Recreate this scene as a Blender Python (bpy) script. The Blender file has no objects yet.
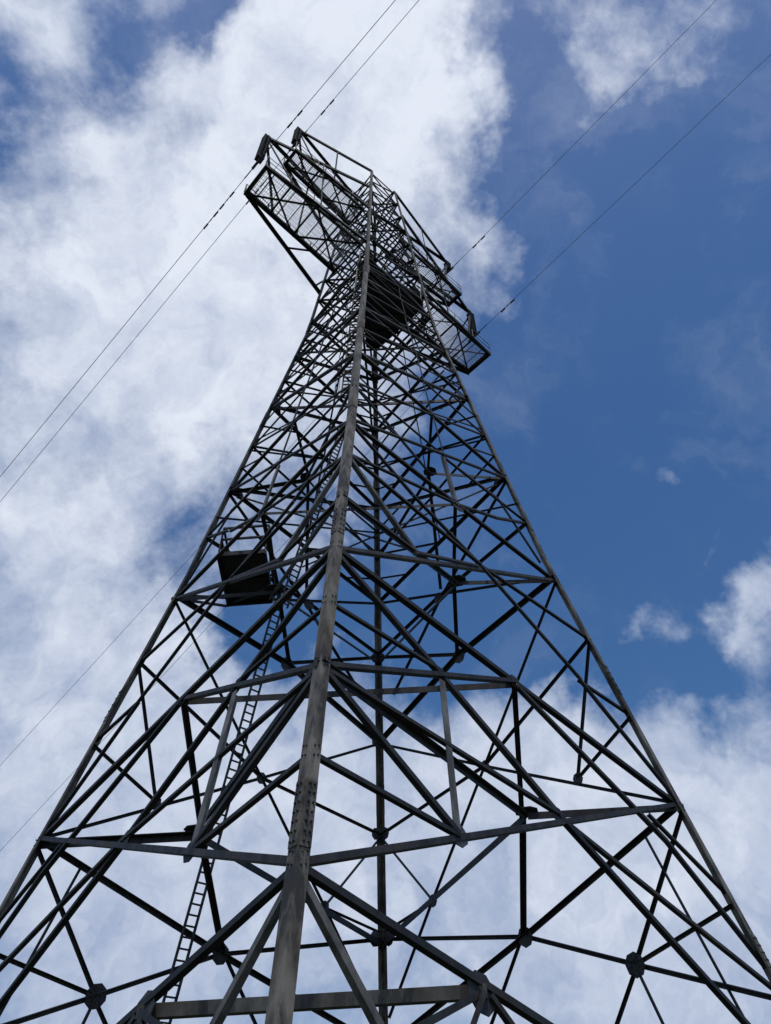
import bpy, bmesh, math, random
from mathutils import Vector, Matrix
random.seed(7)
sc = bpy.context.scene
col = sc.collection
U = 0.6            # metres per survey unit
Z0 = 3.0           # survey height of the ground
S2 = math.sqrt(2)

def W(p):          # survey point -> metres
    return Vector((p[0]*U, p[1]*U, (p[2]-Z0)*U))

# ------------------------------------------------------------------ materials
def nodes_of(m):
    m.use_nodes = True
    nt = m.node_tree
    nt.nodes.clear()
    return nt

def steel(name, dark, light, rust=0.25, rough=0.62, metal=0.15, seed=0.0, streak=0.35):
    m = bpy.data.materials.new(name)
    nt = nodes_of(m); N = nt.nodes; L = nt.links
    out = N.new('ShaderNodeOutputMaterial'); bs = N.new('ShaderNodeBsdfPrincipled')
    L.new(bs.outputs[0], out.inputs[0])
    tc = N.new('ShaderNodeTexCoord'); mp = N.new('ShaderNodeMapping')
    mp.inputs['Location'].default_value = (seed, seed*1.7, 0)
    mp.inputs['Scale'].default_value = (1, 1, streak)
    L.new(tc.outputs['Object'], mp.inputs[0])
    n1 = N.new('ShaderNodeTexNoise'); n1.inputs['Scale'].default_value = 3.2; n1.inputs['Detail'].default_value = 9; n1.inputs['Roughness'].default_value = 0.68
    n2 = N.new('ShaderNodeTexNoise'); n2.inputs['Scale'].default_value = 1.1; n2.inputs['Detail'].default_value = 5
    n3 = N.new('ShaderNodeTexNoise'); n3.inputs['Scale'].default_value = 26; n3.inputs['Detail'].default_value = 6
    for n in (n1, n2): L.new(mp.outputs[0], n.inputs[0])
    L.new(tc.outputs['Object'], n3.inputs[0])
    r1 = N.new('ShaderNodeValToRGB')
    r1.color_ramp.elements[0].position = 0.41; r1.color_ramp.elements[0].color = (*dark, 1)
    r1.color_ramp.elements[1].position = 0.61; r1.color_ramp.elements[1].color = (*light, 1)
    L.new(n1.outputs[0], r1.inputs[0])
    r2 = N.new('ShaderNodeValToRGB')
    r2.color_ramp.elements[0].position = 0.52; r2.color_ramp.elements[0].color = (0, 0, 0, 1)
    r2.color_ramp.elements[1].position = 0.74; r2.color_ramp.elements[1].color = (rust, rust, rust, 1)
    L.new(n2.outputs[0], r2.inputs[0])
    mx = N.new('ShaderNodeMixRGB'); mx.inputs[2].default_value = (0.085, 0.055, 0.028, 1)
    L.new(r2.outputs[0], mx.inputs[0]); L.new(r1.outputs[0], mx.inputs[1])
    oi = N.new('ShaderNodeObjectInfo'); mr = N.new('ShaderNodeMapRange')
    mr.inputs['To Min'].default_value = 0.55; mr.inputs['To Max'].default_value = 1.4
    L.new(oi.outputs['Random'], mr.inputs['Value'])
    ml = N.new('ShaderNodeMixRGB'); ml.blend_type = 'MULTIPLY'; ml.inputs[0].default_value = 1
    L.new(mx.outputs[0], ml.inputs[1]); L.new(mr.outputs[0], ml.inputs[2])
    L.new(ml.outputs[0], bs.inputs['Base Color'])
    bs.inputs['Metallic'].default_value = metal
    rr = N.new('ShaderNodeMapRange'); rr.inputs['To Min'].default_value = rough-0.12; rr.inputs['To Max'].default_value = rough+0.18
    L.new(n3.outputs[0], rr.inputs['Value']); L.new(rr.outputs[0], bs.inputs['Roughness'])
    bp = N.new('ShaderNodeBump'); bp.inputs['Strength'].default_value = 0.25; bp.inputs['Distance'].default_value = 0.01
    L.new(n3.outputs[0], bp.inputs['Height']); L.new(bp.outputs[0], bs.inputs['Normal'])
    return m

M_LEG = steel('weathered_leg_steel', (0.045, 0.039, 0.031), (0.26, 0.228, 0.178), rust=0.95, streak=0.3)
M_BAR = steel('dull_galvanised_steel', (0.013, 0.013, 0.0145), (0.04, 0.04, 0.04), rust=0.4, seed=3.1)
M_PALE = steel('pale_galvanised_steel', (0.09, 0.086, 0.078), (0.24, 0.23, 0.205), rust=0.6, seed=9.3)
M_PLATE = steel('dark_plate_steel', (0.03, 0.031, 0.034), (0.07, 0.07, 0.074), rust=0.3, seed=5.7)
M_BOLT = steel('bolt_steel', (0.03, 0.03, 0.03), (0.07, 0.068, 0.062), rust=0.4, seed=1.3)
M_GRATE = steel('zinc_grating_steel', (0.30, 0.30, 0.31), (0.5, 0.5, 0.52), rust=0.05, seed=2.2)
M_INS = steel('brown_glazed_porcelain', (0.045, 0.04, 0.042), (0.10, 0.088, 0.085), rust=0.1, rough=0.35, metal=0.0, seed=4.0)
M_WIRE = steel('aged_aluminium_strand', (0.10, 0.10, 0.105), (0.18, 0.18, 0.19), rust=0.0, rough=0.5, metal=0.5, seed=6.0)
M_CONC = steel('rough_concrete', (0.22, 0.21, 0.19), (0.36, 0.35, 0.33), rust=0.15, rough=0.85, metal=0.0, seed=8.0, streak=1)

def grass():
    m = bpy.data.materials.new('rough_grass')
    nt = nodes_of(m); N = nt.nodes; L = nt.links
    out = N.new('ShaderNodeOutputMaterial'); bs = N.new('ShaderNodeBsdfPrincipled'); L.new(bs.outputs[0], out.inputs[0])
    tc = N.new('ShaderNodeTexCoord')
    n1 = N.new('ShaderNodeTexNoise'); n1.inputs['Scale'].default_value = 0.35; n1.inputs['Detail'].default_value = 12
    L.new(tc.outputs['Object'], n1.inputs[0])
    r = N.new('ShaderNodeValToRGB')
    r.color_ramp.elements[0].position = 0.35; r.color_ramp.elements[0].color = (0.016, 0.026, 0.010, 1)
    r.color_ramp.elements[1].position = 0.68; r.color_ramp.elements[1].color = (0.05, 0.055, 0.025, 1)
    L.new(n1.outputs[0], r.inputs[0]); L.new(r.outputs[0], bs.inputs['Base Color'])
    bs.inputs['Roughness'].default_value = 0.95
    return m
M_GRASS = grass()

# ------------------------------------------------------------------ mesh helpers
class MB:
    def __init__(s): s.v = []; s.f = []
    def add(s, vs, fs):
        o = len(s.v); s.v += [tuple(v) for v in vs]; s.f += [tuple(o+i for i in f) for f in fs]
    def prism(s, ring0, ring1):
        n = len(ring0)
        s.add(list(ring0)+list(ring1), [tuple(range(n-1, -1, -1)), tuple(range(n, 2*n))] + [(i, (i+1) % n, n+(i+1) % n, n+i) for i in range(n)])
    def box(s, c, ax, ay, az):
        c = Vector(c); r0 = [c-ax-ay-az, c+ax-ay-az, c+ax+ay-az, c-ax+ay-az]
        s.prism(r0, [p+2*az for p in r0])
    def beam(s, p0, p1, w, h, up=Vector((0, 0, 1))):
        a = (p1-p0); L = a.length; a = a/L
        b = a.cross(up)
        if b.length < 1e-4: b = a.cross(Vector((1, 0, 0)))
        b.normalize(); c = b.cross(a)
        r = [p0-b*w/2-c*h/2, p0+b*w/2-c*h/2, p0+b*w/2+c*h/2, p0-b*w/2+c*h/2]
        s.prism(r, [p+a*L for p in r])
    def angle(s, p0, p1, n, w, t, off=0.0, flip=False):
        # rolled steel angle: one flange lies in the plane whose outward normal is n, the other stands inward
        a = (p1-p0); L = a.length
        if L < 1e-4: return
        a = a/L; n = n-a*n.dot(a)
        if n.length < 1e-4: n = a.orthogonal()
        n.normalize(); b = n.cross(a)
        if (b.z < 0) != flip: b = -b
        o = p0+n*off
        hw = w/2
        prof = [(-hw, 0), (hw, 0), (hw, -w), (hw-t, -w), (hw-t, -t), (-hw, -t)]
        r0 = [o+b*x+n*y for x, y in prof]; r1 = [p+a*L for p in r0]
        k = len(prof)
        o_ = len(s.v); s.v += [tuple(v) for v in r0+r1]
        for i in range(k): s.f.append((o_+i, o_+(i+1) % k, o_+k+(i+1) % k, o_+k+i))
        for base in (0, k):
            s.f.append((o_+base+0, o_+base+1, o_+base+4, o_+base+5)); s.f.append((o_+base+1, o_+base+2, o_+base+3, o_+base+4))
    def tube(s, pts, r, n=6):
        rings = []
        for i, p in enumerate(pts):
            d = (pts[min(i+1, len(pts)-1)]-pts[max(i-1, 0)]).normalized()
            x = d.cross(Vector((0, 0, 1)))
            if x.length < 1e-3: x = d.cross(Vector((1, 0, 0)))
            x.normalize(); y = x.cross(d)
            rings.append([p+(x*math.cos(2*math.pi*k/n)+y*math.sin(2*math.pi*k/n))*r for k in range(n)])
        o = len(s.v)
        for rg in rings: s.v += [tuple(v) for v in rg]
        for i in range(len(rings)-1):
            for k in range(n):
                s.f.append((o+i*n+k, o+i*n+(k+1) % n, o+(i+1)*n+(k+1) % n, o+(i+1)*n+k))
        s.f.append(tuple(o+k for k in range(n-1, -1, -1))); s.f.append(tuple(o+(len(rings)-1)*n+k for k in range(n)))
    def lathe(s, c, prof, n=14):
        o = len(s.v)
        for r, z in prof:
            for k in range(n):
                a = 2*math.pi*k/n; s.v.append((c[0]+r*math.cos(a), c[1]+r*math.sin(a), c[2]+z))
        for i in range(len(prof)-1):
            for k in range(n):
                s.f.append((o+i*n+k, o+i*n+(k+1) % n, o+(i+1)*n+(k+1) % n, o+(i+1)*n+k))
        s.f.append(tuple(o+k for k in range(n-1, -1, -1))); s.f.append(tuple(o+(len(prof)-1)*n+k for k in range(n)))
    def poly(s, pts, n, t):      # flat plate of outline pts, thickness t along n
        s.prism(pts, [p+n*t for p in pts])
    def build(s, name, mat, parent=None, smooth=False):
        me = bpy.data.meshes.new(name); me.from_pydata(s.v, [], s.f)
        bm = bmesh.new(); bm.from_mesh(me); bmesh.ops.recalc_face_normals(bm, faces=bm.faces); bm.to_mesh(me); bm.free()
        me.materials.append(mat)
        if smooth:
            for p in me.polygons: p.use_smooth = True
        o = bpy.data.objects.new(name, me); col.objects.link(o)
        if parent: o.parent = parent
        return o

def thing(name, label, cat, group=None):
    o = bpy.data.objects.new(name, None); col.objects.link(o)
    o['label'] = label; o['category'] = cat
    if group: o['group'] = group
    return o

def part_empty(name, parent):
    o = bpy.data.objects.new(name, None); col.objects.link(o); o.parent = parent
    return o

# ------------------------------------------------------------------ ground
def ground():
    mb = MB(); n = 60; R = 3000.0
    pts = []
    for i in range(n+1):
        for j in range(n+1):
            x = (i/n*2-1); y = (j/n*2-1)
            x = R*x*abs(x)**1.6; y = R*y*abs(y)**1.6
            d = math.hypot(x, y)
            z = -0.02 + (0.0 if d < 30 else min(1, (d-30)/200)*2.5*math.sin(x*0.011+1.3)*math.cos(y*0.009))
            pts.append((x, y, z))
    mb.v = pts
    for i in range(n):
        for j in range(n):
            a = i*(n+1)+j; mb.f.append((a, a+n+1, a+n+2, a+1))
    g = mb.build('ground', M_GRASS, smooth=True); g['kind'] = 'structure'
    return g
ground()

# ------------------------------------------------------------------ tower geometry
KZ = [0, 33.6, 60.0, 93.0]; KR = [18.648, 10.533, 5.501, 2.294]
def rz(z):
    j = 0 if z < KZ[1] else 1 if z < KZ[2] else 2
    return KR[j]+(KR[j+1]-KR[j])*(z-KZ[j])/(KZ[j+1]-KZ[j])
LEGDIR = {'N': (0, -1), 'L': (-1, 0), 'R': (1, 0), 'F': (0, 1)}
SG = {'NL': (-1, -1), 'NR': (1, -1), 'FL': (-1, 1), 'FR': (1, 1)}
def FP(fc, u, z):
    s = SG[fc]; r = rz(z); return W((s[0]*u*r, s[1]*(1-u)*r, z))
def LP(g, z):
    r = rz(z); d = LEGDIR[g]; return W((d[0]*r, d[1]*r, z))
def FN(fc): return Vector((SG[fc][0], SG[fc][1], 0.25)).normalized()

tower = thing('transmission_tower', 'tall dark lattice steel transmission tower standing against the cloudy sky', 'transmission tower')
TOP = 90.2
LF = 0.355*U; LT = 0.05*U
def make_leg(g):
    dx, dy = LEGDIR[g]
    # directions of the two flanges, along the two faces that meet at this leg
    o = Vector((-dx, -dy, 0)); side = Vector((-dy, dx, 0))
    d1 = (o+side).normalized(); d2 = (o-side).normalized()
    mb = MB()
    zs = [Z0+0.3, 6, 9, 12, 15, 18, 22, 26, 30, 33.6, 40, 47, 54, 60, 66, 72, 78, 84, TOP]
    rings = []
    for z in zs:
        c = LP(g, z); w = LF*(1 if z < 33 else 1-.22*(z-33)/27 if z < 60 else .78-.16*(z-60)/30)
        a = d1*w; b = d2*w; ta = d1*LT; tb = d2*LT
        rings.append([c, c+a, c+a+tb, c+ta+tb, c+b+ta, c+b])
    n = 6; off = 0
    for rg in rings: mb.v += [tuple(v) for v in rg]
    for i in range(len(rings)-1):
        for k in range(n): mb.f.append((i*n+k, i*n+(k+1) % n, (i+1)*n+(k+1) % n, (i+1)*n+k))
    mb.f.append((0, 1, 2, 3)); mb.f.append((0, 3, 4, 5)); e = (len(rings)-1)*n
    mb.f.append((e, e+1, e+2, e+3)); mb.f.append((e, e+3, e+4, e+5))
    leg = mb.build('leg', M_LEG, tower)
    # splice plates with two rows of bolts on each flange
    for zc, nb in ((12.9, 7), (25.2, 5), (36.5, 6), (48.0, 6), (60.5, 5)):
        zl, zh = zc-0.85, zc+0.85
        sp = MB(); bolts = []
        p0, p1 = LP(g, zl), LP(g, zh); ax = (p1-p0).normalized()
        for d, nn in ((d1, d2), (d2, d1)):
            outn = -nn; outn = (outn-ax*outn.dot(ax)).normalized()
            q = [p0+d*0.012, p0+d*(LF-0.008), p1+d*(LF-0.008), p1+d*0.012]
            sp.prism([v+outn*0.003 for v in q], [v+outn*0.017 for v in q])
            for i in range(nb):
                t = (i+0.5)/nb
                for f in (0.34, 0.72):
                    c = p0.lerp(p1, t)+d*LF*f+outn*0.016
                    bo = MB(); bolts.append(bo)
                    bo.prism([c+(d*math.cos(k*math.pi/3)+ax*math.sin(k*math.pi/3))*0.02 for k in range(6)],
                             [c+outn*0.028+(d*math.cos(k*math.pi/3)+ax*math.sin(k*math.pi/3))*0.02 for k in range(6)])
        s = sp.build('splice_plate', M_LEG, leg)
        if zc < 30:
            for bo in bolts: bo.build('bolt', M_BOLT, leg)
    if g == 'N':      # connection bolts where the braces meet the nearest leg
        for zc in (11.8, 14.6, 17.7, 20.5, 23.6, 27.1):
            p0, p1 = LP(g, zc-.3), LP(g, zc+.35); ax = (p1-p0).normalized()
            for d, nn in ((d1, d2), (d2, d1)):
                outn = -nn; outn = (outn-ax*outn.dot(ax)).normalized()
                for t_ in (.15, .6):
                    for f in (.4, .75):
                        c = p0.lerp(p1, t_+f*.2)+d*LF*f
                        bo = MB(); bo.prism([c+(d*math.cos(k*math.pi/3)+ax*math.sin(k*math.pi/3))*0.017 for k in range(6)],
                                 [c+outn*0.022+(d*math.cos(k*math.pi/3)+ax*math.sin(k*math.pi/3))*0.017 for k in range(6)])
                        bo.build('bolt', M_BOLT, leg)
    # concrete footing
    c = LP(g, Z0+0.3); c.z = 0
    ft = MB()
    for (w0, w1, z0, z1) in ((1.1, 1.1, -0.6, 0.12), (0.55, 0.38, 0.12, 0.32)):
        r0 = [c+Vector((sx*w0/1, sy*w0/1, z0)) for sx, sy in ((-1, -1), (1, -1), (1, 1), (-1, 1))]
        r1 = [c+Vector((sx*w1/1, sy*w1/1, z1)) for sx, sy in ((-1, -1), (1, -1), (1, 1), (-1, 1))]
        ft.prism(r0, r1)
    ft.build('concrete_footing', M_CONC, tower)
for g in 'NLRF': make_leg(g)

# ---- bars are collected first, then the largest become parts of their own
BARS = {'main_diagonal': [], 'secondary_brace': [], 'diaphragm_strut': [], 'hanger': [], 'horizontal_tie': []}
_k = [0]
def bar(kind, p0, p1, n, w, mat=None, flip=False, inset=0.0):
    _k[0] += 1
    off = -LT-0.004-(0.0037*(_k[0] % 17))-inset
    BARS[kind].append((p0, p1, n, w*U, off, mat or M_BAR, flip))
def fb(fc, kind, w, *pts, **kw):
    if fc in ('NL', 'NR'): w *= (.78 if kind == 'main_diagonal' else 0.70); kw.setdefault('flip', True)
    else: w *= .86 if kind == 'main_diagonal' else .78
    for a, b in zip(pts[:-1], pts[1:]):
        bar(kind, FP(fc, *a), FP(fc, *b), FN(fc), w, **kw)

def near_low(fc):
    m = 'main_diagonal'; s = 'secondary_brace'
    fb(fc, m, .225, (.01, 11.8), (1, 19.0))
    fb(fc, m, .275, (.01, 23.6), (1, 19.0))
    fb(fc, m, .225, (.01, 23.6), (1, 31.9))
    fb(fc, m, .25, (.01, 34.4), (1, 31.9))
    fb(fc, m, .17, (.01, 34.4), (1, 40.6))
    fb(fc, m, .23, (.01, 11.7), (1, 4.8), inset=.02)
    fb(fc, s, .25, (.01, 11.5), (.21, 6.2), mat=M_PALE)
    fb(fc, s, .25, (.01, 17.7), (.5, 21.4))
    fb(fc, s, .20, (.01, 17.6), (.5, 15.85))
    fb(fc, s, .25, (.01, 17.6), (.25, 13.8))
    fb(fc, s, .20, (.01, 14.6), (.25, 13.75))
    fb(fc, 'hanger', .36, (.263, 19.4), (.246, 13.9), mat=M_PALE)
    fb(fc, s, .18, (.01, 20.5), (.27, 19.9))
    fb(fc, s, .27, (.01, 23.3), (.27, 19.7), (.5, 15.9), (1, 7.2))
    fb(fc, s, .25, (.49, 21.4), (.855, 16.7), (1, 12.8))
    fb(fc, s, .22, (.5, 15.8), (1, 11.9))
    fb(fc, s, .20, (.83, 17.7), (1, 15.4))
    fb(fc, s, .20, (.80, 23.9), (1, 23.5))
    fb(fc, s, .22, (.80, 23.9), (1, 19.2))
    fb(fc, s, .20, (.52, 28.4), (.81, 23.9))
    fb(fc, s, .20, (.52, 28.4), (1, 27.8))
    fb(fc, s, .22, (.01, 30.9), (.52, 28.5))
    fb(fc, s, .19, (.01, 27.1), (.25, 26.3), (.5, 28.2))
    fb(fc, s, .29, (.01, 30.8), (.25, 26.2), mat=M_PALE)
    fb(fc, s, .20, (.01, 34.1), (.27, 31.0), (.52, 28.5))
    fb(fc, s, .18, (.01, 30.9), (.5, 33.1))
    fb(fc, 'hanger', .28, (.5, 37.6), (.5, 33.4), mat=M_PALE)
    fb(fc, s, .20, (.5, 33.1), (.75, 34.6), (1, 36.5))
    fb(fc, s, .18, (.5, 37.5), (1, 36.6))
    fb(fc, s, .16, (.5, 37.5), (.83, 37.1), (.95, 32.8))
    # below the frame edge: the struts that run on to the foot
    fb(fc, s, .22, (.25, 9.95), (.01, 7.6))
    fb(fc, s, .20, (.25, 9.95), (.14, 6.6), (.01, 4.2))
    fb(fc, s, .20, (.26, 9.9), (.42, 6.4), (.5, 3.9))
    fb(fc, s, .20, (.5, 8.3), (.62, 7.4), (1, 5.6))
    fb(fc, s, .2, (1, 10.4), (.8, 9.9), (.6, 7.7))

def far_low(fc):
    m = 'main_diagonal'; s = 'secondary_brace'; t = .20
    fb(fc, m, .27, (1, 18.9), (.5, 16.1), (.01, 13.4))
    fb(fc, m, .19, (1, 18.9), (.49, 24.2), (.01, 28.5))
    fb(fc, s, .19, (1, 27.7), (.49, 24.2), (.01, 23.3), inset=.012)
    fb(fc, m, .30, (1, 31.95), (.48, 30.9), (.01, 28.5))
    fb(fc, m, .17, (1, 31.95), (.01, 38.1))
    fb(fc, s, .26, (.01, 18.15), (.5, 16.1))
    fb(fc, s, .26, (.5, 16.1), (.75, 13.9), (1, 11.6))
    fb(fc, s, .20, (.75, 13.9), (1, 18.7))
    fb(fc, s, .20, (.75, 13.9), (1, 14.9))
    fb(fc, s, .16, (.885, 18.4), (.91, 12.0), (.93, 6))
    fb(fc, s, .18, (.74, 13.6), (.52, 9.0), (.3, 4.5))
    fb(fc, s, .18, (.75, 13.6), (.78, 8.5))
    fb(fc, s, .16, (.48, 15.9), (.28, 11.4))
    fb(fc, s, .17, (1, 27.7), (.78, 21.6))
    fb(fc, s, .17, (1, 23.2), (.78, 21.6))
    fb(fc, s, .15, (1, 31.8), (.49, 24.2), (.217, 19.0), (.03, 14.6))
    fb(fc, s, .18, (.01, 23.2), (.217, 19.0))
    fb(fc, s, .15, (.217, 19.0), (.012, 18.45))
    fb(fc, s, .25, (.01, 34.1), (.48, 31.0))
    fb(fc, s, .23, (1, 36.4), (.43, 35.5), (.01, 34.3))
    fb(fc, s, .18, (1, 40.4), (.43, 35.2), (.10, 31.0))
    fb(fc, m, .2, (.01, 13.3), (1, 4.2))
    fb(fc, s, .2, (.5, 8.9), (1, 8.6))

for fc in ('NL', 'NR'): near_low(fc)
for fc in ('FL', 'FR'): far_low(fc)

# upper shaft: single-warren diagonals with redundant bracing in every triangle
def tri(fc, ub, z0, za, z1, w, x=True):
    ua = 1-ub; q = lambda f: ub+(ua-ub)*f
    zm = (z0+z1)/2; zl = (z0+za)/2; zh = (z1+za)/2
    fb(fc, 'secondary_brace', w, (q(.01), zm), (.5, zl)); fb(fc, 'secondary_brace', w, (q(.01), zm), (.5, zh))
    ql = z0+(za-z0)*.25; qh = z1+(za-z1)*.25
    fb(fc, 'secondary_brace', w*.85, (q(.01), (z0+zm)/2), (q(.25), ql)); fb(fc, 'secondary_brace', w*.85, (q(.01), (z1+zm)/2), (q(.25), qh))
    if x: fb(fc, 'secondary_brace', w*.85, (.5, zl), (.5, zh))
NN = [34.4, 43.3, 51.6, 58.2, 63.5]; RR = [40.6, 49.5, 56.0, 61.5]
FFz = [38.1, 46.2, 54.0, 60.0]; RF = [31.95, 40.6, 49.5, 56.0, 61.5]
for fc in ('NL', 'NR'):
    for i in range(4):
        if i: fb(fc, 'main_diagonal', .25, (.01, NN[i]), (1, RR[i]), inset=.02)
        fb(fc, 'main_diagonal', .25, (1, RR[i]), (.01, NN[i+1]))
        tri(fc, 0, NN[i], RR[i], NN[i+1], .15)
        if i < 3: tri(fc, 1, RR[i], NN[i+1], RR[i+1], .15)
    for a, b in ((38.3, 46.0), (46.5, 51.0), (51.6, 58.0)):
        fb(fc, 'secondary_brace', .11, (.01, a), (1, b), inset=.05)
for fc in ('FL', 'FR'):
    for i in range(4):
        fb(fc, 'main_diagonal', .24, (.01, FFz[i]), (1, RF[i+1]))
        if i < 3: fb(fc, 'main_diagonal', .24, (1, RF[i+1]), (.01, FFz[i+1]), inset=.02)
        if i < 3: tri(fc, 0, FFz[i], RF[i+1], FFz[i+1], .16); tri(fc, 1, RF[i+1], FFz[i+1], RF[i+2], .16)
    for a, b in ((44.0, 38.0), (50.5, 44.5), (57.5, 51.5)):
        fb(fc, 'secondary_brace', .13, (.01, a), (1, b), inset=.05)
HEAD = [61.5, 65.2, 69.0, 72.6, 76.0, 79.4, 82.8, 86.4, 89.9]
for fc in SG:
    for a, b in zip(HEAD[:-1], HEAD[1:]):
        fb(fc, 'secondary_brace', .18, (.02, a), (.98, b)); fb(fc, 'secondary_brace', .18, (.98, a), (.02, b), inset=.03)
    for z in HEAD:
        fb(fc, 'horizontal_tie', .17, (.02, z+.1), (.98, z+.1), inset=.06)

# diaphragms and ties inside the shaft
UPV = Vector((0, 0, 1))
def tie(kind, a, b, w, n=UPV, mat=None, flip=False): bar(kind, a, b, n, w, mat=mat, flip=flip)
for s, nf, ff in ((-1, 'NL', 'FL'), (1, 'NR', 'FR')):
    g = 'L' if s < 0 else 'R'
    D = W((7.2*s, -.1, 18.9)); D2 = W((5.2*s, -.1, 32.0))
    tie('diaphragm_strut', LP(g, 18.95), D, .30); tie('diaphragm_strut', LP('N', 17.8), D, .24); tie('diaphragm_strut', LP('F', 18.1), D, .30)
    tie('hanger', FP(nf, .5, 21.2), D, .22, FN(nf)); tie('hanger', D, FP(ff, .5, 16.2), .22, FN(ff))
    tie('diaphragm_strut', LP(g, 31.9), D2, .26); tie('diaphragm_strut', LP('N', 27.1), D2, .22); tie('diaphragm_strut', LP('F', 33.9), D2, .18)
    tie('hanger', FP(nf, .5, 33.0), D2, .18, FN(nf)); tie('hanger', D2, FP(ff, .48, 31.0), .18, FN(ff))
    D3 = W((4.1*s, 0, 41.5))
    tie('diaphragm_strut', LP(g, 40.6), D3, .2); tie('diaphragm_strut', LP('F', 42), D3, .16); tie('diaphragm_strut', LP('N', 38.3), D3, .18); tie('hanger', D3, FP(ff, .45, 36), .15, FN(ff)); tie('hanger', FP(nf, .5, 42), D3, .15, FN(nf))
tie('horizontal_tie', FP('NL', .5, 21.2), FP('NR', .5, 21.2), .26, Vector((0, -1, 0)))
tie('horizontal_tie', FP('NL', .25, 9.95), FP('NR', .25, 9.95), .28, Vector((0, -1, 0)), mat=M_PALE, flip=True)
tie('horizontal_tie', LP('L', 49.45), LP('R', 49.45), .26, Vector((0, -1, 0)))
tie('horizontal_tie', FP('NL', .5, 33.0), FP('NR', .5, 33.0), .18, Vector((0, -1, 0)))
tie('horizontal_tie', LP('L', 40.5), FP('FR', .5, 38.0), .16, Vector((0, -1, 0)))
tie('horizontal_tie', LP('R', 40.5), FP('FL', .5, 38.0), .14, Vector((0, -1, 0)))
tie('horizontal_tie', LP('L', 57), LP('R', 57), .2, Vector((0, -1, 0)))
for z in (49.45, 57, 69, 79.4, 86.4):
    tie('horizontal_tie', LP('N', z+.2), LP('F', z+.2), .16)
for z in (65.2, 69, 79.4, 86.4):
    tie('horizontal_tie', LP('L', z+.4), LP('R', z+.4), .15)

CAMP = W((2.8721, -32.2654, 5.7112))
for kind, L in BARS.items():
    L.sort(key=lambda b: -(b[1]-b[0]).length*b[3]/((b[0]+b[1])/2-CAMP).length**2)
    for b in L[:96]:
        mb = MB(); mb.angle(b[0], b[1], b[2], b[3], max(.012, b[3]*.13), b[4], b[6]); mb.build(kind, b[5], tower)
    if L[96:]:
        mb = MB()
        for b in L[96:]: mb.angle(b[0], b[1], b[2], b[3], max(.012, b[3]*.13), b[4], b[6])
        o = mb.build('small_'+kind+'_lattice', M_BAR, tower); o['kind'] = 'stuff'

# gusset plates
def plate_on(fc_n, c, r, sides=8, rot=0.2, bolts=False, t=.02, sq=1.0, off=-.12):
    n = fc_n.normalized(); a = n.cross(UPV)
    if a.length < .05: a = Vector((1, 0, 0))
    a.normalize(); b = n.cross(a)
    c = c+n*off; r *= .8
    mb = MB(); mb.poly([c+(a*math.cos(rot+2*math.pi*k/sides)+b*sq*math.sin(rot+2*math.pi*k/sides))*r for k in range(sides)], n, t)
    o = mb.build('gusset_plate', M_PLATE, tower)
    if bolts:
        for k in range(sides):
            for f in (.42, .76):
                ang = rot+2*math.pi*(k+.5)/sides
                q = c+(a*math.cos(ang)+b*sq*math.sin(ang))*r*f
                bo = MB()
                for sgn in (1,):
                    e = q
                    sgn = -1; bo.prism([e+(a*math.cos(j*math.pi/3)+b*math.sin(j*math.pi/3))*.019 for j in range(6)], [e+n*sgn*.03+(a*math.cos(j*math.pi/3)+b*math.sin(j*math.pi/3))*.019 for j in range(6)])
                bo.build('bolt', M_BOLT, o)
for fc in ('FL', 'FR'):
    n = FN(fc)
    plate_on(n, FP(fc, .5, 16.1), .34); plate_on(n, FP(fc, .75, 13.9), .36, bolts=True); plate_on(n, FP(fc, .49, 24.2), .24)
    plate_on(n, FP(fc, .78, 21.6), .22); plate_on(n, FP(fc, .48, 30.9), .36); plate_on(n, FP(fc, .217, 19.0), .24); plate_on(n, FP(fc, .43, 35.4), .3)
    plate_on(n, FP(fc, .035, 18.1), .30); plate_on(n, FP(fc, .03, 23.3), .26); plate_on(n, FP(fc, .03, 28.5), .24); plate_on(n, FP(fc, .035, 33.9), .24)
    for z in (40.6, 49.5): plate_on(n, FP(fc, .94, z), .24)
for fc in ('NL', 'NR'):
    n = FN(fc)
    for u, z, r in ((.5, 33.0, .36), (.5, 21.4, .26), (.25, 13.8, .28), (.5, 15.8, .26), (.25, 9.95, .36), (.52, 28.4, .24), (.94, 40.6, .2), (.92, 49.5, .34), (.06, 43.3, .22), (.06, 51.6, .22), (.5, 42, .26)):
        plate_on(n, FP(fc, u, z), r)
for s in (-1, 1):
    plate_on(UPV, W((7.2*s, -.1, 18.9)), .40, off=0); plate_on(UPV, W((5.2*s, -.1, 32.0)), .40, off=0); plate_on(UPV, W((4.1*s, 0, 41.5)), .34, off=0)


# ------------------------------------------------------------------ platforms
def railing(parent, pts, h=1.1, closed=True, mid=True, r=.022):
    segs = list(zip(pts, pts[1:]+([pts[0]] if closed else [])))
    if not closed: segs = segs[:len(pts)-1]
    rail = MB()
    for a, b in segs:
        for hh in ((h, h*.52) if mid else (h,)): rail.beam(a+UPV*hh, b+UPV*hh, r*2, r*2)
    o = rail.build('handrail', M_BAR, parent)
    for a, b in segs:
        k = max(1, round((b-a).length/1.4))
        for i in range(k+(0 if closed else (1 if b == pts[-1] else 0))):
            p = a.lerp(b, i/k); mb = MB(); mb.beam(p, p+UPV*h, .05, .05, Vector((1, 0, 0))); mb.build('rail_post', M_BAR, parent)

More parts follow.
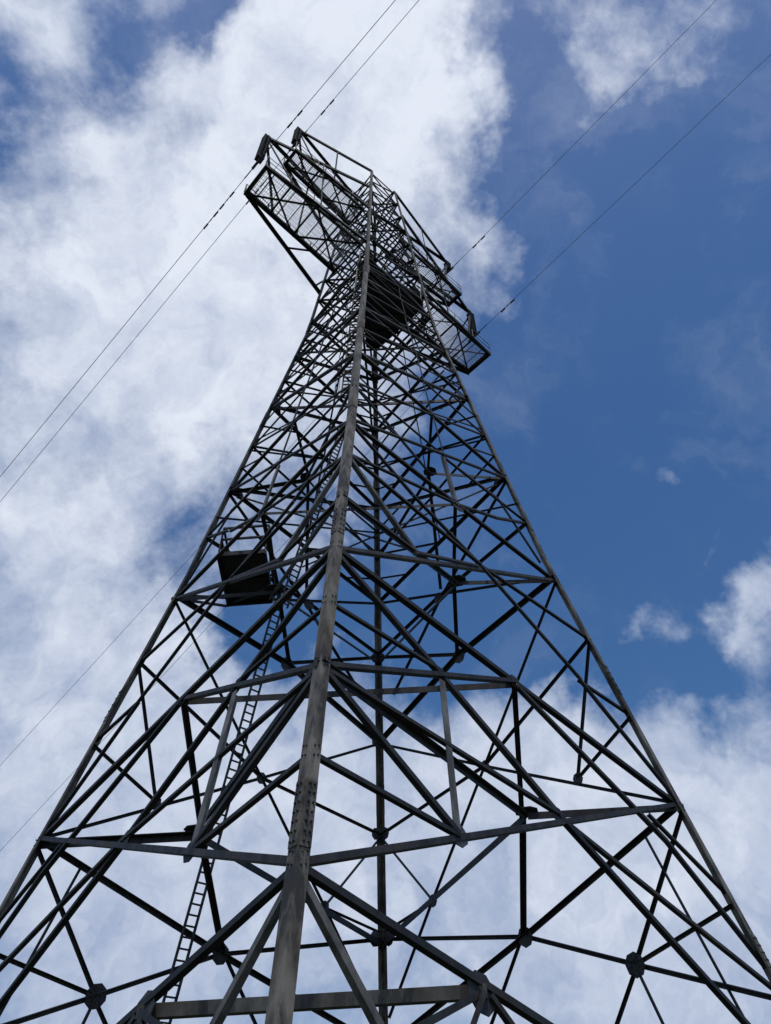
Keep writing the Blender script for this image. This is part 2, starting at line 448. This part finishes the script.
landing = part_empty('landing_platform', tower)
lc = [W((-8.25, -1.75, 33.5)), W((-5.6, -1.85, 33.5)), W((-5.95, 2.6, 33.5)), W((-8.6, 2.7, 33.5))]
mb = MB(); mb.poly(lc, UPV, .06); mb.build('floor_plate', M_PLATE, landing)
mb = MB()
for a, b in zip(lc, lc[1:]+lc[:1]): mb.beam(a-UPV*.08, b-UPV*.08, .09, .15)
mb.beam(lc[0].lerp(lc[3], .5)-UPV*.07, lc[1].lerp(lc[2], .5)-UPV*.07, .07, .12)
mb.build('edge_frame', M_BAR, landing)
railing(landing, [p+UPV*.06 for p in lc], r=.034)
for i in (2, 3):
    mb = MB(); q = lc[i].lerp(lc[(i+2) % 4], .04)-UPV*.1
    mb.angle(q, W((-5.2 if i == 2 else -5.9, -.1, 32.05)), Vector((0, -1, 0)), .12, .014); mb.build('support_strut', M_BAR, landing)
mb = MB(); mb.angle(lc[3]-UPV*.15, LP('L', 31.9), Vector((0, -1, 0)), .12, .014); mb.build('support_strut', M_BAR, landing)

deck = part_empty('upper_deck', tower)
ZD = 64.0
dk = [W(p) for p in ((-.7, -4.2, ZD), (.1, -4.35, ZD), (4.45, -.45, ZD), (4.45, .35, ZD), (.3, 4.3, ZD), (-.7, 4.1, ZD))]
mb = MB(); mb.poly(dk, UPV, .05); mb.build('floor_plate', M_PLATE, deck)
mb = MB()
for a, b in zip(dk, dk[1:]+dk[:1]): mb.beam(a-UPV*.09, b-UPV*.09, .1, .17)
for f in (.2, .4, .6, .8): mb.beam(dk[0].lerp(dk[5], f)-UPV*.08, (dk[1].lerp(dk[2], min(1, f*2)) if f <= .5 else dk[3].lerp(dk[4], f*2-1))-UPV*.08, .07, .13)
mb.build('edge_frame', M_BAR, deck)
railing(deck, [p+UPV*.05 for p in dk])

# ------------------------------------------------------------------ ladders
def ladder(name, a, b, side, width, cage=None, step=.27):
    root = part_empty(name, tower)
    side = side.normalized(); L = (b-a).length; ax = (b-a)/L; nrm = side.cross(ax)
    for s in (-1, 1):
        mb = MB(); mb.beam(a+side*s*width/2, b+side*s*width/2, .09, .045, side); mb.build('ladder_rail', M_BAR, root)
    n = int(L/step); proto = None
    for i in range(n):
        p = a+ax*(i+.5)*step
        if proto is None:
            mb = MB(); mb.beam(-side*width/2, side*width/2, .045, .045, nrm); proto = mb.build('rung', M_BAR, root); o = proto
        else:
            o = proto.copy(); col.objects.link(o); o.parent = root
        o.location = p
    if cage:
        k = int(L/1.3)
        for i in range(1, k):
            p = a+ax*i*1.3; pts = [p+side*math.cos(t)*width*.85+cage*(.02+math.sin(t)*.72) for t in [math.pi*j/10 for j in range(11)]]
            h = MB(); h.tube(pts, .02, 5); h.build('cage_hoop', M_BAR, root)
        for t in (.25, .5, .75):
            q = side*math.cos(t*math.pi)*width*.85+cage*(.02+math.sin(t*math.pi)*.72)
            h = MB(); h.beam(a+q+ax*.6, b+q, .04, .012, side); h.build('cage_strap', M_BAR, root)
fl = Vector((1, 1, 0)).normalized()
ladder('lower_ladder', FP('FL', .61, Z0+.2)+Vector((.35, -.35, 0)), FP('FL', .60, 34.0)+Vector((.3, -.3, 0)), fl, .34)
ladder('middle_ladder', FP('FL', .592, 33.6)+Vector((.5, -.5, 0)), FP('FL', .40, 51.0)+Vector((.2, -.2, 0)), fl, .34)
ladder('upper_ladder', W((-.9, -6.0, 42.0)), W((-.5, -4.1, 64.2)), Vector((1, 0, 0)), .4, cage=Vector((-.6, .8, 0)))

# ------------------------------------------------------------------ crossarms
E1 = Vector((-1, -1, 0))/S2; E2 = Vector((1, -1, 0))/S2
AO = Vector((.62, .12, 0))
def A(s, d, w, z): 
    v = E1*s*d+E2*w+AO*min(1, d/9); return W((v.x, v.y, z))
def crossarm(s, d, dw, hw, zt, zw, ztop, zlow, wt):
    root = part_empty('crossarm', tower)
    lg = ('N', 'L') if s > 0 else ('R', 'F')      # leg on the +E2 side, leg on the -E2 side
    side = E2
    tip = A(s, d, 0, zt)
    def part(name, p0, p1, w, n=UPV, mat=M_BAR, off=0.0):
        mb = MB(); mb.angle(p0, p1, n, w*U, max(.012, w*U*.14), off); return mb.build(name, mat, root)
    for k, (g, sg) in enumerate(zip(lg, (1, -1))):
        a = LP(g, ztop-.0*k)
        part('top_chord', tip+E2*sg*.05, a, wt, E2*sg, off=.004*k)
        end = A(s, dw, sg*hw, zw); root_in = A(s, rz(zw)/S2*.98, sg*min(hw*1.25, rz(zw)/S2*.95), zw)
        part('bottom_chord', end, root_in, wt*1.15, E2*sg)
        low = LP(g, zlow)
        part('knee_brace', end-UPV*.1, low, wt*.9, E2*sg, off=.01)
        mid = (end-UPV*.1).lerp(low, .52)
        part('lacing_bar', mid, end.lerp(root_in, .02), wt*.42, UPV); part('lacing_bar', mid+UPV*.012, end.lerp(root_in, .70), wt*.42, UPV)
        part('lacing_bar', mid.lerp(low, .85), LP(g, zw), wt*.42, E2*sg)
        up = tip.lerp(a, .40)
        part('lacing_bar', up.lerp(a, .2), end.lerp(root_in, .55)+UPV*.02, wt*.4, E2*sg, off=.02)
        part('lacing_bar', tip-UPV*.15, end.lerp(root_in, .30)-UPV*.03, wt*.55, E2*sg, off=.03)
    e0, e1 = A(s, dw, hw, zw), A(s, dw, -hw, zw)
    part('end_beam', e0-UPV*.03, e1-UPV*.03, wt*1.1, E1*s)
    din = rz(zw)/S2*1.0; rin = min(hw*1.25, rz(zw)/S2*.95)
    span = dw-din
    def cw(t): return hw+(rin-hw)*t
    bays = 4 if d > 12 else 3
    for i in range(1, bays+1):
        t = i/bays; dd = dw-span*t
        part('floor_beam', A(s, dd, cw(t), zw)-UPV*.05, A(s, dd, -cw(t), zw)-UPV*.05, wt*.55, UPV)
    for i in range(2):
        t0, t1 = i/2, (i+1)/2
        part('plan_brace', A(s, dw-span*t0, cw(t0), zw)-UPV*.10, A(s, dw-span*t1, -cw(t1), zw)-UPV*.10, wt*.45, UPV)
        part('plan_brace', A(s, dw-span*t0, -cw(t0), zw)-UPV*.17, A(s, dw-span*t1, cw(t1), zw)-UPV*.17, wt*.45, UPV)
    # open steel grating: fine bars across, cross rods along the walkway
    gr = MB(); n = int(span*U/.115)
    for i in range(n):
        t = (i+.5)/n; dd = dw-.15-(span-.2)*t; ww = cw(t)-.12
        gr.beam(A(s, dd, ww, zw)+UPV*.03, A(s, dd, -ww, zw)+UPV*.03, .02, .03)
    k = 9
    for j in range(k):
        f = -1+2*(j+.5)/k
        gr.beam(A(s, dw-.15, (hw-.12)*f, zw)+UPV*.055, A(s, dw-span+.05, (rin-.12)*f, zw)+UPV*.055, .02, .014)
    gr.build('walkway_grating', M_GRATE, root)
    lines = MB()
    for i in range(1, bays*2+2):
        t = i/(bays*2+2); dd = dw-span*t
        lines.beam(A(s, dd, cw(t), zw)-UPV*.005, A(s, dd, -cw(t), zw)-UPV*.005, .045, .03)
    lines.build('grating_bearers', M_BAR, root)
    for sg in (1, -1):
        rp = [A(s, dw, sg*hw, zw)+UPV*.03, A(s, dw-span*.95, sg*cw(.95), zw)+UPV*.03]
        railing(root, rp, h=1.05, closed=False, r=.014)
    return tip
TIPS = {}
TIPS['left_low'] = crossarm(1, 14.1, 13.92, 1.6, 79.15, 68.94, 83.5, 66.6, .33)
TIPS['left_up'] = crossarm(1, 11.25, 11.48, 1.0, 87.77, 79.33, 90.0, 76.2, .30)
TIPS['right_low'] = crossarm(-1, 13.82, 13.92, 1.6, 79.15, 68.94, 83.5, 66.6, .33)
TIPS['right_up'] = crossarm(-1, 10.95, 11.48, 1.0, 87.77, 79.33, 90.0, 76.2, .30)

# ------------------------------------------------------------------ insulators and conductors
ins_lab = {'left_low': 'dark insulator bundle hanging from the tip of the left lower crossarm',
           'left_up': 'dark insulator bundle hanging from the tip of the left upper crossarm',
           'right_low': 'dark insulator bundle hanging from the tip of the right lower crossarm',
           'right_up': 'dark insulator bundle at the tip of the right upper crossarm'}
wire_lab = {'left_low': 'thin overhead wire running past the outer end of the left lower crossarm',
            'left_up': 'thin overhead wire hung under the left upper crossarm, nearer the tower',
            'right_low': 'thin overhead wire running past the outer end of the right lower crossarm',
            'right_up': 'thin overhead wire hung under the right upper crossarm, nearer the tower'}
dl = Vector((-.7536, .6574, 0)); dr = Vector((.7528, -.6583, 0))
def insulator(key, length):
    top = TIPS[key]
    t = thing('insulator_string', ins_lab[key], 'insulator', 'insulator strings on the crossarms')
    t.location = top
    def build(mb, name, mat, sm=False):
        mb.v = [tuple(Vector(v)-top) for v in mb.v]; return mb.build(name, mat, t, sm)
    yt = top-UPV*.22; yb = top-UPV*(length-.35)
    q = MB(); q.box(yt, E1*.2, E2*.2, UPV*.03); q.beam(top+UPV*.05, yt, .09, .09, E1); build(q, 'yoke_plate', M_PLATE)
    q = MB(); q.box(yb, E1*.2, E2*.2, UPV*.03); q.beam(yb, yb-UPV*.33, .1, .1, E1); build(q, 'yoke_plate', M_PLATE)
    n = int((yt.z-yb.z)/.16)
    for a in (-1, 1):
        for b in (-1, 1):
            c = yb+E1*a*.105+E2*b*.105; q = MB(); prof = []
            st = (yt.z-yb.z)/n
            for i in range(n):
                z = i*st
                prof += [(.045, z), (.105, z+.02), (.11, z+.045), (.06, z+st*.72)]
            q.lathe(c, prof, 12); build(q, 'disc_string', M_INS, False)
    bot = top-UPV*length
    q = MB(); q.tube([bot+dl*.5-UPV*.14, bot+dl*.22, bot, bot+dr*.22, bot+dr*.5+UPV*.05], .07, 8); build(q, 'suspension_clamp', M_PLATE)
    return bot
def wire(key, bot):
    t = thing('overhead_wire', wire_lab[key], 'power line', 'overhead wires')
    sl, sr = {'left_low': (-.338, .186), 'left_up': (-.345, .186), 'right_low': (-.372, .192), 'right_up': (-.353, .212)}[key]
    def pt(side, s):
        return bot+(dl if side < 0 else dr)*s+UPV*((sl if side < 0 else sr)*s+.00025*s*s)
    pts = [pt(-1, s) for s in (170, 130, 100, 75, 55, 40, 28, 18, 10, 4)]+[bot]+[pt(1, s) for s in (4, 10, 18, 28, 40, 55, 75, 100)]
    mb = MB(); mb.tube(pts, .0155, 6); mb.build('conductor', M_WIRE, t, True)
    for side, ss in ((-1, (.3, 1.9, 3.2)), (1, (.3, 2.3))):
        a, b = pt(side, ss[0]), pt(side, ss[0]+.8); mb = MB(); mb.tube([a, b], .028, 8); mb.build('armour_rod', M_PLATE, t)
        for s0 in ss[1:]:
            p, q = pt(side, s0), pt(side, s0+1.15); d = (q-p).normalized(); dn = -UPV*.13
            mb = MB(); mb.tube([p+dn, p.lerp(q, .5)+dn*.9, q+dn], .016, 6)
            mb.tube([p+dn, p+dn+d*.36], .045, 8); mb.tube([q+dn-d*.36, q+dn], .045, 8)
            m_ = p.lerp(q, .5); mb.beam(m_, m_+dn, .05, .05, d)
            mb.build('vibration_damper', M_PLATE, t)
for key, ln in (('left_low', 3.9), ('left_up', 2.8), ('right_low', 3.0), ('right_up', 1.4)):
    wire(key, insulator(key, ln))

# ------------------------------------------------------------------ sky
LOBES = [[0.2832, 0.4833, 0.8284, 2613.6, 0.85], [0.2617, 0.4448, 0.8566, 2160.0, 0.7], [0.3229, 0.514, 0.7947, 5334.0, 0.7], [0.219, 0.5092, 0.8323, 2613.6, 0.5], [-0.2958, 0.3078, 0.9043, 46.5, 1.2], [-0.4193, 0.4611, 0.7821, 53.3, 1.0], [-0.0804, 0.286, 0.9548, 86.4, 1], [-0.0472, 0.1857, 0.9815, 129.1, 0.9], [0.0441, 0.2592, 0.9648, 272.0, 0.9], [0.1041, 0.3958, 0.9124, 418.2, 0.9], [0.1109, 0.2653, 0.9578, 806.7, 0.8], [0.1422, 0.4516, 0.8808, 1021.0, 0.6], [-0.0064, 0.5134, 0.8581, 104.5, 0.8], [-0.234, 0.5455, 0.8048, 72.6, 1.0], [-0.4465, 0.6602, 0.604, 86.4, 0.9], [-0.3784, 0.8117, 0.4449, 46.5, 1.2], [-0.1215, 0.9294, 0.3484, 53.3, 1.3], [0.153, 0.9436, 0.2938, 53.3, 1.3], [0.2994, 0.9324, 0.2027, 46.5, 1.3], [0.3748, 0.8537, 0.3615, 163.4, 0.8], [-0.3998, 0.8834, 0.2443, 46.5, 1.2], [-0.3949, 0.1556, 0.9054, 418.2, 0.9], [0.2718, 0.184, 0.9446, 653.4, 0.7], [0.3212, 0.2014, 0.9253, 1021.0, 0.65], [0.2472, 0.2766, 0.9286, 904.4, 0.75], [0.227, 0.2335, 0.9455, 1815.0, 0.5], [0.1964, 0.1994, 0.96, 1161.6, 0.35], [0.2738, 0.2572, 0.9268, 2160.0, 0.4], [0.3307, 0.6646, 0.6701, 2613.6, 0.75], [0.2882, 0.7806, 0.5547, 1333.5, 1.1], [0.4112, 0.7355, 0.5384, 806.7, 1.35], [0.3607, 0.7047, 0.611, 4083.8, 0.6], [0.1204, 0.8988, 0.4214, 163.4, 0.7], [-0.013, 0.6242, 0.7812, 290.4, 0.5], [-0.1565, 0.7397, 0.6545, 653.4, 0.7], [0.2311, 0.4472, 0.8641, 653.4, 0.25], [-0.3126, 0.7702, 0.5559, 653.4, 0.45], [0.245, 0.9027, 0.3538, 129.1, 0.8], [-0.3267, 0.1836, 0.9271, 592.7, -1.35], [-0.4117, 0.2048, 0.888, 724.0, -1.2], [-0.2334, 0.1583, 0.9594, 1161.6, -1.1], [-0.2088, 0.1693, 0.9632, 2160.0, -0.6], [0.2807, 0.5784, 0.7659, 36.2, -0.9], [0.4113, 0.4, 0.819, 40.8, -1.0], [0.1632, 0.2193, 0.9619, 1161.6, -0.6], [-0.3239, 0.6898, 0.6475, 904.4, -0.5], [-0.2816, 0.6783, 0.6787, 1546.5, -0.3], [-0.2101, 0.7997, 0.5624, 494.1, -1.35], [-0.2533, 0.7552, 0.6046, 1161.6, -0.5], [0.017, 0.789, 0.6141, 104.5, -1.0], [0.1866, 0.8112, 0.5542, 185.9, -0.8], [0.3387, 0.8027, 0.4909, 516.3, -1.0], [0.2352, 0.8146, 0.5302, 516.3, -0.5], [0.1229, 0.6455, 0.7538, 213.4, -0.8], [0.2029, 0.3224, 0.9246, 418.2, -0.5], [-0.2537, 0.2923, 0.9221, 904.4, -0.5], [-0.3574, 0.2486, 0.9002, 1546.5, -0.35], [-0.3813, 0.3097, 0.871, 904.4, -0.45], [-0.1429, 0.2103, 0.9671, 1672.7, -0.3], [-0.3557, 0.5609, 0.7476, 653.4, -0.3], [-0.4514, 0.5603, 0.6945, 1161.6, -0.3]]
SUN_EL, SUN_AZ = math.radians(75), math.radians(172)     # azimuth clockwise from +Y
world = bpy.data.worlds.new('World'); sc.world = world; world.use_nodes = True
nt = world.node_tree; nt.nodes.clear(); N = nt.nodes; L = nt.links
out = N.new('ShaderNodeOutputWorld')
sky = N.new('ShaderNodeTexSky'); sky.sky_type = 'NISHITA'; sky.sun_disc = False
sky.sun_elevation = SUN_EL; sky.sun_rotation = SUN_AZ; sky.altitude = 100; sky.air_density = 1.0; sky.dust_density = 0.6; sky.ozone_density = 1.6
bg = N.new('ShaderNodeBackground'); bg.inputs[1].default_value = 0.1
hsv = N.new('ShaderNodeHueSaturation'); hsv.inputs['Hue'].default_value = .504; hsv.inputs['Saturation'].default_value = 1.28; hsv.inputs['Value'].default_value = 1.0
L.new(sky.outputs[0], hsv.inputs['Color']); L.new(hsv.outputs[0], bg.inputs[0])
tc = N.new('ShaderNodeTexCoord')
def math_(op, a, b=None, c=None):
    n = N.new('ShaderNodeMath'); n.operation = op
    for i, x in enumerate((a, b, c)):
        if x is None: continue
        if isinstance(x, (int, float)): n.inputs[i].default_value = x
        else: L.new(x, n.inputs[i])
    return n.outputs[0]
def noise(vec, scale, detail, rough=.55, dist=0.0):
    n = N.new('ShaderNodeTexNoise'); n.inputs['Scale'].default_value = scale; n.inputs['Detail'].default_value = detail
    n.inputs['Roughness'].default_value = rough; n.inputs['Distortion'].default_value = dist
    L.new(vec, n.inputs['Vector']); return n
def vmath(op, a, b):
    n = N.new('ShaderNodeVectorMath'); n.operation = op
    for i, x in enumerate((a, b)):
        if isinstance(x, tuple): n.inputs[i].default_value = x
        else: L.new(x, n.inputs[i])
    return n
dirv = tc.outputs['Generated']
w1 = noise(dirv, 5.0, 5, .6)
w2 = noise(dirv, 17.0, 5, .6)
o1 = vmath('SUBTRACT', w1.outputs['Color'], (.5, .5, .5)); o1s = vmath('MULTIPLY', o1.outputs[0], (.22, .22, .22))
o2 = vmath('SUBTRACT', w2.outputs['Color'], (.5, .5, .5)); o2s = vmath('MULTIPLY', o2.outputs[0], (.07, .07, .07))
wd = vmath('ADD', vmath('ADD', dirv, o1s.outputs[0]).outputs[0], o2s.outputs[0])
wn = N.new('ShaderNodeVectorMath'); wn.operation = 'NORMALIZE'; L.new(wd.outputs[0], wn.inputs[0])
acc = None
for x, y, z, k, a in LOBES:
    d = vmath('DOT_PRODUCT', wn.outputs[0], (x, y, z)).outputs['Value']
    e = math_('MULTIPLY', math_('EXPONENT', math_('MULTIPLY', math_('SUBTRACT', d, 1.0), k)), a)
    acc = e if acc is None else math_('ADD', acc, e)
# away from the photographed part of the sky: broken cloud
sep = N.new('ShaderNodeSeparateXYZ'); L.new(dirv, sep.inputs[0])
back = math_('MULTIPLY', math_('SUBTRACT', 0.25, sep.outputs['Y']), 1.1)
backc = math_('MINIMUM', math_('MAXIMUM', back, 0.0), 0.75)
n_big = noise(dirv, 6.0, 10, .62, .3)
n_fine = noise(dirv, 19.0, 12, .64, .1)
nb = math_('MULTIPLY', math_('SUBTRACT', n_big.outputs[0], .5), 1.9)
nf = math_('MULTIPLY', math_('SUBTRACT', n_fine.outputs[0], .5), 1.5)
dens = math_('ADD', math_('ADD', math_('ADD', acc, backc), nb), nf)
mr = N.new('ShaderNodeMapRange'); mr.interpolation_type = 'SMOOTHSTEP'
mr.inputs['From Min'].default_value = 0.0; mr.inputs['From Max'].default_value = 1.55
L.new(dens, mr.inputs['Value'])
# cloud shading: brighter crests, grey-blue hollows
n_sh = noise(wn.outputs[0], 10.0, 11, .62, .1); n_s2 = noise(dirv, 28.0, 10, .64, .1)
shd = math_('ADD', math_('ADD', math_('MULTIPLY', n_sh.outputs[0], 1.15), math_('MULTIPLY', n_s2.outputs[0], .24)), math_('SUBTRACT', math_('MULTIPLY', dens, .12), .26))
hi = math_('MULTIPLY', math_('SUBTRACT', sep.outputs['Z'], .60), .55)
ramp = N.new('ShaderNodeValToRGB')
ramp.color_ramp.elements[0].position = .24; ramp.color_ramp.elements[0].color = (.34, .42, .60, 1)
ramp.color_ramp.elements[1].position = .90; ramp.color_ramp.elements[1].color = (.81, .86, .96, 1)
L.new(math_('ADD', shd, hi), ramp.inputs[0])
bc = N.new('ShaderNodeBackground'); L.new(ramp.outputs[0], bc.inputs[0]); bc.inputs[1].default_value = 1.0
mix = N.new('ShaderNodeMixShader')
n_v = noise(wn.outputs[0], 6.5, 10, .6, .1)
veil = N.new('ShaderNodeMapRange'); veil.interpolation_type = 'SMOOTHSTEP'
veil.inputs['From Min'].default_value = .46; veil.inputs['From Max'].default_value = .78; veil.inputs['To Max'].default_value = .17
L.new(n_v.outputs[0], veil.inputs['Value'])
fac = math_('MAXIMUM', math_('MULTIPLY', math_('POWER', mr.outputs[0], .8), .95), veil.outputs[0])
L.new(fac, mix.inputs[0]); L.new(bg.outputs[0], mix.inputs[1]); L.new(bc.outputs[0], mix.inputs[2])
L.new(mix.outputs[0], out.inputs[0])

sun = bpy.data.lights.new('sun', 'SUN'); sun.energy = 1.5; sun.angle = math.radians(.5); sun.color = (1, .95, .88)
so = bpy.data.objects.new('sun', sun); col.objects.link(so)
sd = Vector((math.sin(SUN_AZ)*math.cos(SUN_EL), math.cos(SUN_AZ)*math.cos(SUN_EL), math.sin(SUN_EL)))
so.rotation_euler = sd.to_track_quat('Z', 'Y').to_euler(); so.location = sd*60

# ------------------------------------------------------------------ camera
R = ((0.998749, 0.023489, -0.044155), (0.047273, -0.731625, 0.680067), (0.016331, 0.681303, 0.731819))
cam = bpy.data.cameras.new('camera'); co = bpy.data.objects.new('camera', cam); col.objects.link(co)
right, up, fwd = [Vector(r) for r in R]
mw = Matrix((right, up, -fwd)).transposed().to_4x4(); mw.translation = CAMP
co.matrix_world = mw
cam.sensor_fit = 'VERTICAL'; cam.sensor_height = 36; cam.lens = 723.312/1024*36
cam.shift_x = -38.318/1024; cam.shift_y = -28.346/1024
cam.clip_start = .1; cam.clip_end = 8000
sc.camera = co
sc.view_settings.view_transform = 'Standard'; sc.view_settings.look = 'None'; sc.view_settings.exposure = 0
sc.render.resolution_x = 771; sc.render.resolution_y = 1024
